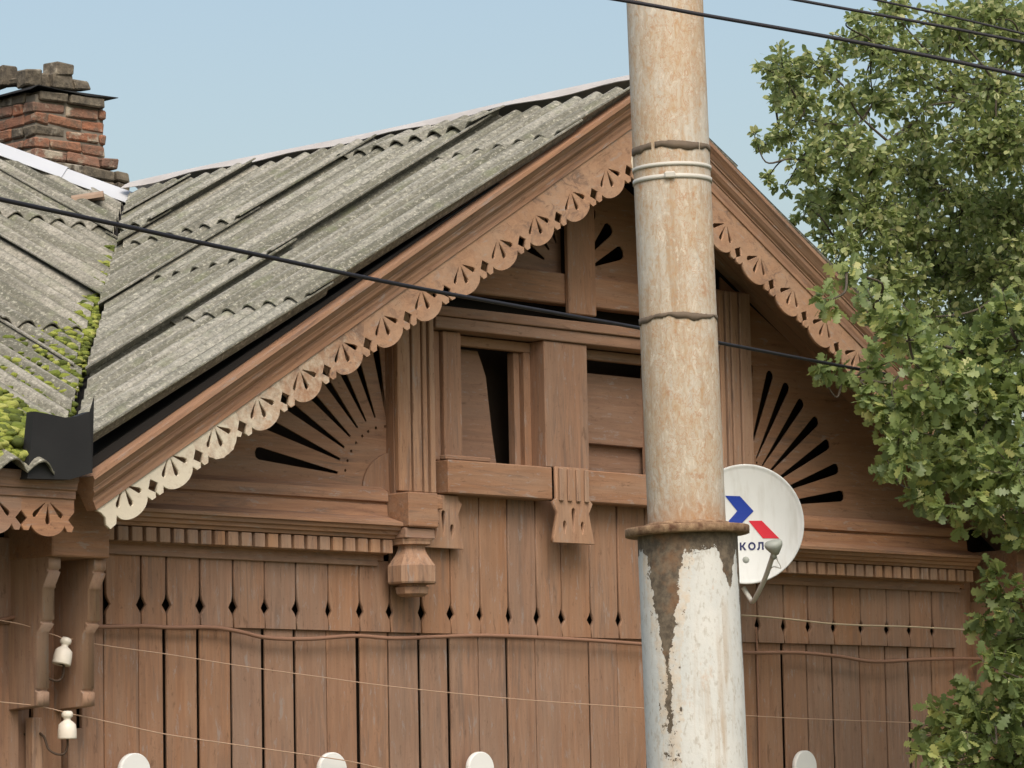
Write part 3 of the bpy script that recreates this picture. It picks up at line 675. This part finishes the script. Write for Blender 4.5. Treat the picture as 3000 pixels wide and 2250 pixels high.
# ---- moss in the valley and on the lower front slope
mv = []; mf = []
ico = bmesh.new(); bmesh.ops.create_icosphere(ico, subdivisions=2, radius=1); iv = [v.co.copy() for v in ico.verts]; jf = [tuple(v.index for v in f.verts) for f in ico.faces]; ico.free()
def add_moss(x, y, z, r):
    b = len(mv); sx, sy, sz = r*random.uniform(.8, 1.3), r*random.uniform(.8, 1.2), r*random.uniform(.45, .75); w = random.uniform(0, 3.1)
    for q in iv:
        k = random.uniform(.8, 1.2); X_, Y_ = q.x*sx*k, q.y*sy*k
        mv.append((x+X_*math.cos(w)-Y_*math.sin(w), y+X_*math.sin(w)+Y_*math.cos(w), z+q.z*sz*k))
    for t in jf: mf.append(tuple(b+i for i in t))
for _ in range(1800):
    t = random.random()**1.5; p = VB.lerp(VA, t*.75); off = abs(random.gauss(0, 1))*(.55*(1-t)**3+.03)
    if t < .12: off = random.uniform(0, .9)
    q = p+VN*off; zf = 5.05+TF*(q.y-3.5)
    if q.y < -.56: continue
    add_moss(q.x, q.y, zf+.05+random.uniform(-.01, .02), random.uniform(.012, .03))
for _ in range(9000):
    x = random.uniform(-4.5, -3.4); y = random.uniform(-.57, .55)
    if (Vector((x, y, 0))-VB).dot(VN) < 0 or random.random() < (y+.5)*1.1: continue
    add_moss(x, y, 5.05+TF*(y-3.5)+.06+random.random()**2*.06, random.uniform(.016, .042))
tag(pydata('moss', mv, mf, MOSS, smooth=True), 'bright yellow green moss cushions in the roof valley', 'moss', kind='stuff')
# ---- white finials of the window crowns
def finial_me():
    o = [(-.085, -.5), (-.085, 0)]+[(.085*math.cos(R(180-t)), .085*math.sin(R(t))*.95) for t in range(10, 171, 10)]+[(.085, 0), (.085, -.5)]
    return plate_me(o, [], .03, 'crown_finial', .004)
fme = finial_me()
for x in (-2.82, -1.655, -.70, 1.69): from_me('crown_finial', fme, WHITEP, house, (x, -.085, 1.795))

# ================================================================== POLE
P0 = deep(2011, 1500, 10.15)
axis = Vector((0, 0, 1)) - Vector((.7071, -.7071, 0))*.0172
base = P0 - axis*(P0.z/axis.z)
pole = tag(empty('steel_pole', base), 'tall steel tube pole with peeling white lower half and rust stained top', 'pole')
pole.rotation_euler = Vector((0, 0, 1)).rotation_difference(axis).to_euler()
zf = 2.352
def cyl(name, r, z0, z1, mat, seg=64, extra=()):
    return lathe(name, [(0.001, z0), (r, z0), (r, (z0*2+z1)/3), (r, (z0+2*z1)/3), (r, z1), (0.001, z1)], mat, pole, (0, 0, 0), seg)
lathe('lower_tube', [(.1405, 0), (.1405, zf)], POLE_L, pole, seg=72)
lathe('upper_tube', [(.1095, zf+.02), (.109, 9.0), (.001, 9.0)], POLE_U, pole, seg=72)
lathe('flange', [(.1, zf), (.17, zf), (.1745, zf+.002), (.175, zf+.02), (.1735, zf+.0235), (.1, zf+.025)], RUST, pole, seg=72)
lathe('weld_bead', [(.109, zf+.024), (.122, zf+.026), (.119, zf+.034), (.109, zf+.037)], RUST, pole, seg=72)
def band(name, z, h, mat, r, jag=0., gaps=(), seg=120):
    v = []; f = []
    for k in range(seg):
        w = 2*math.pi*k/seg; j0 = jag*(.8*math.sin(k*.21)+.35*math.sin(k*.73+1)+random.uniform(-.2, .2)); j1 = jag*(.4*math.sin(k*.17+2)+random.uniform(-.15, .15))
        for rr, zz in ((r, z-h/2+j0), (r, z+h/2+j1)): v.append((rr*math.cos(w), rr*math.sin(w), zz))
    for k in range(seg):
        l = (k+1) % seg
        if k in gaps: continue
        f.append((2*k, 2*l, 2*l+1, 2*k+1))
    o = pydata(name, v, f, mat, pole, smooth=True); md = o.modifiers.new('s', 'SOLIDIFY'); md.thickness = .0025; md.offset = 0; return o
a0 = int(round((ANG0 % (2*math.pi))/(2*math.pi)*120))
band('tape_band', 3.447, .02, TAPE, .1106, .006, {a0-11, a0-10, a0+14})
band('tape_band', 2.962, .015, TAPE, .1106, .007)
band('strap', 3.393, .0105, STRAP, .1112); band('strap', 3.358, .0125, STRAP, .1112)
w = ANG0-.1; b_ = from_bm('buckle', box_bm(.012, .03, .018, .003), STRAP, pole, (.1155*math.cos(w), .1155*math.sin(w), 3.36), (0, 0, w))

# ================================================================== CABLES
def cable(name, pts, r, mat, label, cat='cable', n=10, seg=8, group=None):
    o = tube(name, spline(pts, n), r, mat, None, seg); return tag(o, label, cat, group)
def A_(px, py): k = px/2600; return deep(px, py, 1/((1-k)/12.0+k/18.2))
A = [A_(-700, 434), A_(0, 584), A_(307, 650), A_(700, 735), A_(1230, 845), A_(1885, 963), A_(2105, 1004), A_(2400, 1060), A_(2600, 1097)]
cable('power_cable', A, .0085, CABLE, 'thick black cable crossing in front of the roof and behind the pole')
B = [deep(1300, -82, 9.6), deep(1818, 0, 9.45), deep(2062, 44, 9.4), deep(2400, 103, 9.3), deep(2700, 160, 9.25), deep(3000, 222, 9.2), deep(3400, 306, 9.1)]
cable('power_cable', B, .0052, CABLE, 'lowest of the overhead cables at top right, passing before the pole')
B = [deep(1900, -82, 9.5), deep(2336, 0, 9.45), deep(2700, 66, 9.4), deep(3000, 124, 9.35), deep(3400, 204, 9.3)]
cable('power_cable', B, .0042, CABLE, 'middle of the three overhead cables crossing the treetop')
B = [deep(2200, -80, 9.9), deep(2568, 0, 9.85), deep(2780, 47, 9.8), deep(3000, 99, 9.75), deep(3400, 196, 9.7)]
cable('power_cable', B, .0032, CABLE, 'uppermost thinnest overhead cable in the top right corner')
wp = lambda l, Y: [at(x, y, Y) for x, y in l]
cable('wall_cable', wp([(235, 1822), (262, 1832), (310, 1836), (420, 1834), (500, 1838), (620, 1838), (700, 1850), (780, 1868), (900, 1872), (1040, 1863), (1150, 1870), (1270, 1866), (1390, 1862), (1500, 1864), (1620, 1870), (1730, 1876), (1880, 1887), (2040, 1900), (2180, 1912), (2330, 1912), (2450, 1922), (2560, 1938), (2700, 1932), (2850, 1930), (3050, 1940)], -.045), .0095, CABLEB, 'brown painted cable running along the planks beneath the diamond cutouts')
cable('wall_cable', wp([(1960, 1790), (2178, 1803), (2250, 1808), (2350, 1818), (2420, 1826), (2520, 1832), (2660, 1836), (2850, 1846), (3050, 1856)], -.09), .0048, CABLEP, 'pale cable on the right wall just above the diamond cutouts')
cable('wall_cable', wp([(2216, 1838), (2219, 1950), (2222, 2060), (2226, 2260), (2230, 2400)], -.035), .005, CABLEB, 'thin brown cable dropping down the wall right of the pole')
cable('wall_cable', wp([(-60, 1822), (10, 1814), (50, 1806), (85, 1799)], -.04), .008, CABLEB, 'short brown cable on the planks at the left edge')
cable('telephone_wire', wp([(-60, 1808), (54, 1827), (115, 1846), (177, 1867)], -.15)+wp([(188, 1881), (204, 1872), (240, 1879), (320, 1893), (500, 1918), (700, 1950), (930, 1982), (1156, 2012), (1503, 2047), (1877, 2074), (2250, 2100), (2700, 2118), (3050, 2130)], -.13), .0022, WIRE, 'thin pale wire leading from the upper insulator across the planks', 'wire')
cable('telephone_wire', wp([(-60, 2050), (54, 2062), (120, 2070), (180, 2084)], -.15)+wp([(205, 2091), (250, 2100), (360, 2124), (497, 2153), (700, 2183), (998, 2226), (1112, 2250), (1300, 2290)], -.13), .0026, WIRE, 'thin pale wire leading from the lower insulator down across the planks', 'wire')

# ================================================================== INSULATORS
def insulator(px, py, tilt, label):
    c = at(px, py, -.15); o = tag(empty('insulator', c), label, 'insulator', 'porcelain insulators on the corner')
    body = [(.012, -.052), (.03, -.055), (.0395, -.053), (.041, -.048), (.0405, -.015), (.037, .008), (.027, .018), (.0155, .026), (.0145, .032), (.018, .037), (.024, .041), (.0255, .05), (.024, .06), (.017, .066), (.002, .067)]
    lathe('bell', body, PORC, o, (0, 0, 0), 28, (0, R(tilt), 0))
    lathe('socket', [(.034, -.05), (.03, -.03), (.01, -.02), (.001, -.02)], STEEL, o, (0, 0, 0), 20, (0, R(tilt), 0))
    tube('hook', spline([(-.0, 0, -.04), (.002, .002, -.085), (-.01, .01, -.115), (-.04, .02, -.118), (-.062, .05, -.095), (-.066, .08, -.04), (-.075, .13, -.02), (-.1, .17, -.03)], 5), .0055, STEEL, o)
insulator(186, 1912, 14, 'tilted white porcelain insulator on the upper part of the corner')
insulator(197, 2128, 0, 'upright white porcelain insulator below the bracket feet')

# ================================================================== SATELLITE DISH
DC = at(2185, 1535, -.42)
nz = Vector((-.735, -.672, .06)).normalized(); ux = Vector((0, 0, 1)).cross(nz).normalized(); uy = nz.cross(ux)
dish = tag(empty('satellite_dish', DC), 'white satellite dish with blue and red emblem behind the pole', 'satellite dish')
dm = Matrix((ux, uy, nz)).transposed().to_4x4(); dm.translation = DC; dish.matrix_world = dm
RW, RH = .292, .303
dz = lambda x, y: .55*(x*x+y*y) - .05
def dish_me():
    v = []; f = []; seg = 72; rings = [0.001, .1, .25, .4, .55, .7, .82, .92, .97]
    ext = [(1.0, .004), (1.012, .001), (1.012, -.012), (.985, -.012)]
    rows = [(r, None) for r in rings]+ext+[(r, -1) for r in (.9, .7, .45, .2, .001)]
    for r, e in rows:
        for k in range(seg):
            a = 2*math.pi*k/seg; x, y = RW*r*math.cos(a), RH*r*math.sin(a)
            if e is None: z = dz(x, y)
            elif e == -1: z = dz(x, y)-.008
            else: z = .55*RH*RH-.05+e
            v.append((x, y, z))
    for i in range(len(rows)-1):
        for k in range(seg): l = (k+1) % seg; f.append((i*seg+k, i*seg+l, (i+1)*seg+l, (i+1)*seg+k))
    return v, f
v, f = dish_me(); pydata('reflector', v, f, DISH, dish, smooth=True)
def print_on(name, outl, holes, mat):
    me = plate_me(outl, holes, .0006, name); bm = bmesh.new(); bm.from_mesh(me); bpy.data.meshes.remove(me)
    bmesh.ops.subdivide_edges(bm, edges=bm.edges[:], cuts=3, use_grid_fill=True)
    for q in bm.verts: q.co = Vector((q.co.x, q.co.z, dz(q.co.x, q.co.z)+.0022+q.co.y))
    return from_bm(name, bm, mat, dish)
dmi = dm.inverted()
def dp(px, py, z):
    d = ray(px, py); o_ = CAM-DC; t = (z-o_.dot(nz))/d.dot(nz); return dmi @ (CAM+d*t)
def dl(px, py): q = dp(px, py, -.04); return (q.x, q.y)
print_on('emblem_chevron', [dl(*p) for p in ((2124, 1453), (2168, 1454), (2208, 1497), (2168, 1538), (2124, 1538), (2160, 1497))], [], BLUE)
print_on('emblem_bar', [dl(*p) for p in ((2193, 1525), (2232, 1525), (2283, 1578), (2235, 1577))], [], RED)
def letters():
    G = {'т': ([[(0, 1), (0, .8), (.28, .8), (.28, 0), (.5, 0), (.5, .8), (.78, .8), (.78, 1)]], []),
         'и': ([[(0, 1), (0, 0), (.22, 0), (.56, .6), (.56, 0), (.78, 0), (.78, 1), (.56, 1), (.22, .4), (.22, 1)]], []),
         'к': ([[(0, 1), (0, 0), (.22, 0), (.22, .4), (.3, .4), (.55, 0), (.82, 0), (.48, .52), (.8, 1), (.54, 1), (.3, .62), (.22, .62), (.22, 1)]], []),
         'л': ([[(.16, 1), (.16, .45), (.1, .2), (0, .2), (0, 0), (.2, .0), (.34, .2), (.37, .5), (.37, .8), (.6, .8), (.6, 0), (.82, 0), (.82, 1)]], [])}
    def ring(cx, cy, rx, ry, n=20): return [(cx+rx*math.cos(2*math.pi*k/n), cy+ry*math.sin(2*math.pi*k/n)) for k in range(n)]
    s = .041; x0, y0 = dl(2193, 1612); x0 -= 4*.0437
    for i, ch_ in enumerate('триколор'):
        ox = x0+i*.0437
        if ch_ == 'о': polys = [(ring(.43, .5, .47, .52), [ring(.43, .5, .25, .3)])]
        elif ch_ == 'р': polys = [([(0, 1), (0, -.35), (.22, -.35), (.22, 0)]+[(.4+.44*math.cos(R(t)), .5+.51*math.sin(R(t))) for t in range(-110, 111, 20)]+[(.22, .95), (.22, 1)], [ring(.42, .5, .2, .28)])]
        else: polys = [(G[ch_][0][0], [])]
        for o_, h_ in polys:
            print_on('letter', [(ox+a*s, y0+b*s) for a, b in o_], [[(ox+a*s, y0+b*s) for a, b in q] for q in h_], NAVY)
letters()
# arm, feed head and wall bracket
tube('feed_arm', spline([dp(2178, 1722, -.06), dp(2196, 1752, -.03), dp(2206, 1762, .03), dp(2222, 1735, .12), dp(2243, 1690, .22), dp(2266, 1622, .36)], 6), .0125, DISHA, dish)
hd = empty('feed_head', dp(2269, 1606, .375), dish)
lathe('cap', [(.001, -.034), (.014, -.034), (.028, -.016), (.043, .008), (.046, .022), (.041, .034), (.022, .039), (.001, .04)], DISHG, hd, (0, 0, 0), 24, (R(-68), 0, R(14)))
tube('neck', [(0, -.012, .0), (-.006, -.05, -.02)], .013, DISHG, hd)
tube('feed_cable', spline([dp(2274, 1622, .35), dp(2277, 1640, .34), dp(2288, 1664, .33), dp(2262, 1662, .3), dp(2240, 1700, .22)], 6), .0026, DISHA, dish)
tube('mount_bracket', spline([dp(2185, 1640, -.03), dp(2190, 1660, -.15), dp(2185, 1690, -.3), dp(2185, 1690, -.62)], 5), .018, DISHG, dish)

# ================================================================== TREES
def leaf_shape(kind):
    if kind == 'oak':
        half = [(0, 0), (.06, .12), (.2, .2), (.1, .3), (.3, .42), (.15, .52), (.34, .66), (.17, .74), (.24, .9), (.0, 1.0)]
    else: half = [(0, 0), (.2, .22), (.3, .5), (.2, .78), (0, 1)]
    pts = half+[(-x, y) for x, y in reversed(half[1:-1])]
    return np.array([(x, y, .12*abs(x)-.10*y*y) for x, y in pts])
def build_tree(name, label, clusters, trunk_pts, leafkind, lsize, mat, dens, bsplit, seed, trunk_r):
    rg = np.random.default_rng(seed); rd = random.Random(seed)
    root = tag(empty(name, trunk_pts[0]), label, 'tree'); org = Vector(trunk_pts[0])
    bv = []; bf = []
    def addtube(p, r, seg=6):
        v, f = tube_geo([Vector(q)-org for q in p], r, seg); b = len(bv); bv.extend([tuple(a) for a in v]); bf.extend([tuple(b+i for i in q) for q in f])
    tp = spline(trunk_pts, 6); addtube(tp, [trunk_r*(1-.75*i/(len(tp)-1)) for i in range(len(tp))], 10)
    nodes = [Vector(p) for p in tp[len(tp)//3:]]; 
    order = sorted(clusters, key=lambda c: min((Vector(c[0])-n).length for n in nodes))
    pos = []; dirs = []; nor = []; siz = []
    for c, rad, d in order:
        c = Vector(c); n0 = min(nodes, key=lambda n: (n-c).length*(1 if n.z < c.z+.4 else 1.6))
        mid = n0.lerp(c, .5)+Vector((rd.uniform(-.1, .1), rd.uniform(-.1, .1), rd.uniform(-.12, .05)))
        path = spline([n0, mid, c], 5); r0 = min(.02, .006+.008*(c-n0).length)
        addtube(path, [r0*(1-.6*i/(len(path)-1)) for i in range(len(path))], 5); nodes += [mid, c]
        nt = max(5, int(dens*d*(rad/.3)**2))
        for _ in range(nt):
            u = Vector(rg.normal(size=3)).normalized(); rr = rad*rd.random()**.42; e = c+Vector((u.x*rr, u.y*rr, u.z*rr*.95)); s = c+(e-c)*.35
            s += Vector(rg.normal(size=3))*.1*rad
            if rd.random() < .55: addtube([s, e], [.0035, .0015], 3)
            td = (e-s).normalized() if (e-s).length > 1e-4 else u
            for q in range(rd.randint(6, 10)):
                t = rd.random()**.6
                pos.append(s.lerp(e, t)); o = (td*.5+Vector(rg.normal(size=3))*.75+Vector((0, 0, -.25))).normalized(); dirs.append(o)
                nn = Vector(rg.normal(size=3))*.6+Vector((0, 0, .8)); nor.append(nn); siz.append(lsize*rd.uniform(.6, 1.2))
    from_me_ = pydata('trunk', bv, bf, BARK, root, smooth=True)
    sh = leaf_shape(leafkind); k = len(sh); N = len(pos)
    P = np.array(pos)-np.array(org); D_ = np.array(dirs); Nn = np.array(nor); S = np.array(siz)
    X = np.cross(D_, Nn); X /= np.linalg.norm(X, axis=1, keepdims=True)+1e-9; Z = np.cross(X, D_)
    V = P[:, None, :]+S[:, None, None]*(sh[None, :, 0:1]*X[:, None, :]+sh[None, :, 1:2]*D_[:, None, :]+sh[None, :, 2:3]*Z[:, None, :])
    me = bpy.data.meshes.new('crown')
    h = len(leaf_shape(leafkind))//2+1
    # faces: strips across the midrib
    half_n = h; F = []
    left = list(range(half_n)); right = [0]+list(range(k-1, half_n-1, -1))+[half_n-1]
    for i in range(half_n-1):
        a, b, c_, d_ = left[i], left[i+1], right[i+1], right[i]
        q = []
        for z in (a, b, c_, d_):
            if z not in q: q.append(z)
        if len(q) >= 3: F.append(q)
    loops = []; starts = []; tot = []
    flat = [i for q in F for i in q]; lens = [len(q) for q in F]
    allf = (np.array(flat)[None, :]+(np.arange(N)*k)[:, None]).ravel()
    ln = np.tile(np.array(lens), N); st = np.concatenate([[0], np.cumsum(ln)[:-1]])
    me.vertices.add(N*k); me.vertices.foreach_set('co', V.ravel().astype(np.float32))
    me.loops.add(len(allf)); me.loops.foreach_set('vertex_index', allf.astype(np.int32))
    me.polygons.add(len(ln)); me.polygons.foreach_set('loop_start', st.astype(np.int32)); me.polygons.foreach_set('loop_total', ln.astype(np.int32))
    me.update(); me.validate()
    from_me('crown', me, mat, root)
    print(name, 'leaves', N)
    return root
def cl(l, d0, scale_px, spread):
    out = []
    for q in l:
        px, py, r = q[:3]; d = q[3] if len(q) > 3 else 1.
        dd = d0+random.uniform(-spread, spread); out.append((deep(px, py, dd), r/FPX*dd, d))
        if r > 90: dd = d0+spread+random.uniform(.1, .5); out.append((deep(px+random.uniform(-40, 40), py+random.uniform(-40, 40), dd), r/FPX*dd, d*.6))
    return out
far = [(2300, 215, 95), (2245, 190, 40, .6), (2340, 300, 95, .8), (2270, 300, 50, .6), (2400, 190, 80, .9), (2470, 250, 80, .55), (2560, 130, 95), (2500, 50, 55, .6), (2480, 120, 60, .7), (2620, 40, 90, .9), (2420, 360, 95, .45), (2300, 400, 70, .8), (2240, 425, 45, .8), (2210, 400, 22, .6),
       (2370, 470, 95, .8), (2480, 430, 110, .7), (2560, 300, 110, .6), (2660, 200, 120, .8), (2780, 80, 120), (2890, 60, 130), (2990, 120, 130, .8), (2680, 360, 120, .6), (2800, 250, 130, .8), (2920, 260, 130, .7), (2570, 480, 110, .8), (2700, 520, 130), (2850, 430, 140), (2980, 420, 140), (2300, 550, 50, .35), (2250, 520, 28, .3), (2360, 600, 70, .6),
       (2440, 580, 110), (2560, 640, 120), (2680, 680, 140), (2820, 620, 150), (2960, 620, 150), (2480, 730, 80), (2620, 810, 120), (2760, 800, 140), (2900, 800, 150), (3000, 780, 130), (2440, 690, 60), (3100, 300, 160), (3120, 600, 160), (3080, 60, 150), (2700, 930, 120), (2850, 960, 130)]
build_tree('broadleaf_tree', 'tall green tree with small leaves rising behind the right roof slope', cl(far, 24.5, 1, .8), [tuple(Vector((*deep(3120, 1500, 25.6).xy, 0))), tuple(deep(3110, 1500, 25.6)), tuple(deep(3080, 700, 25.5)), tuple(deep(3000, 100, 25.4))], 'plain', .056, LEAF2, 100, 0, 5, .13)
near = [(2430, 880, 55, .8), (2480, 800, 60, .7), (2560, 900, 80, .9), (2660, 960, 110), (2460, 1095, 55, .9), (2400, 1085, 24, .7), (2560, 1080, 85), (2620, 1180, 95), (2570, 1150, 60, .8), (2640, 1320, 95), (2600, 1350, 50, .9), (2740, 1120, 130), (2850, 1040, 140), (2960, 960, 150), (2780, 1280, 130), (2900, 1200, 150), (3000, 1140, 150), (2740, 1400, 110), (2860, 1380, 140), (2980, 1360, 150), (2820, 1480, 90, .7), (2930, 1500, 110, .8), (3030, 1560, 110, .8),
        (2900, 1700, 70, .8), (2960, 1760, 90, .9), (2880, 1800, 70, .8), (2950, 1880, 100), (2920, 1960, 80, .8), (2990, 2040, 110), (2860, 2060, 90), (2790, 2120, 100), (2900, 2150, 120), (2730, 2190, 70, .9), (2810, 2240, 110), (2980, 2220, 130), (3100, 1900, 150), (3130, 1400, 170), (3120, 1100, 160), (2700, 1460, 60, .6)]
oak_shade = []  # unseen crown clusters added outside the view to shade the right wall
while len(oak_shade) < 95:
    q = Vector((random.uniform(.6, 7.5), random.uniform(-6, -.8), random.uniform(3.8, 8.2)))
    r_ = q-CAM; d_ = r_.dot(FW); px_ = 1500+FPX*r_.dot(RT)/d_; py_ = 1125-FPX*r_.dot(UP)/d_; rp = .75*FPX/d_
    if (px_ < 3000+rp and py_ > -rp) or (q-Vector((4.6, -2.8, 6))).length > 4: continue
    oak_shade.append((q, random.uniform(.45, .62), .22))
build_tree('oak_tree', 'green oak with lobed leaves hanging before the right wall', cl(near, 17.6, 1, .35)+oak_shade, [tuple(Vector((*deep(3250, 1800, 17.8).xy, 0))), tuple(deep(3250, 2000, 17.8)), tuple(deep(3200, 1400, 17.9)), tuple(deep(3080, 1000, 17.9))], 'oak', .08, LEAF1, 56, 0, 9, .16)
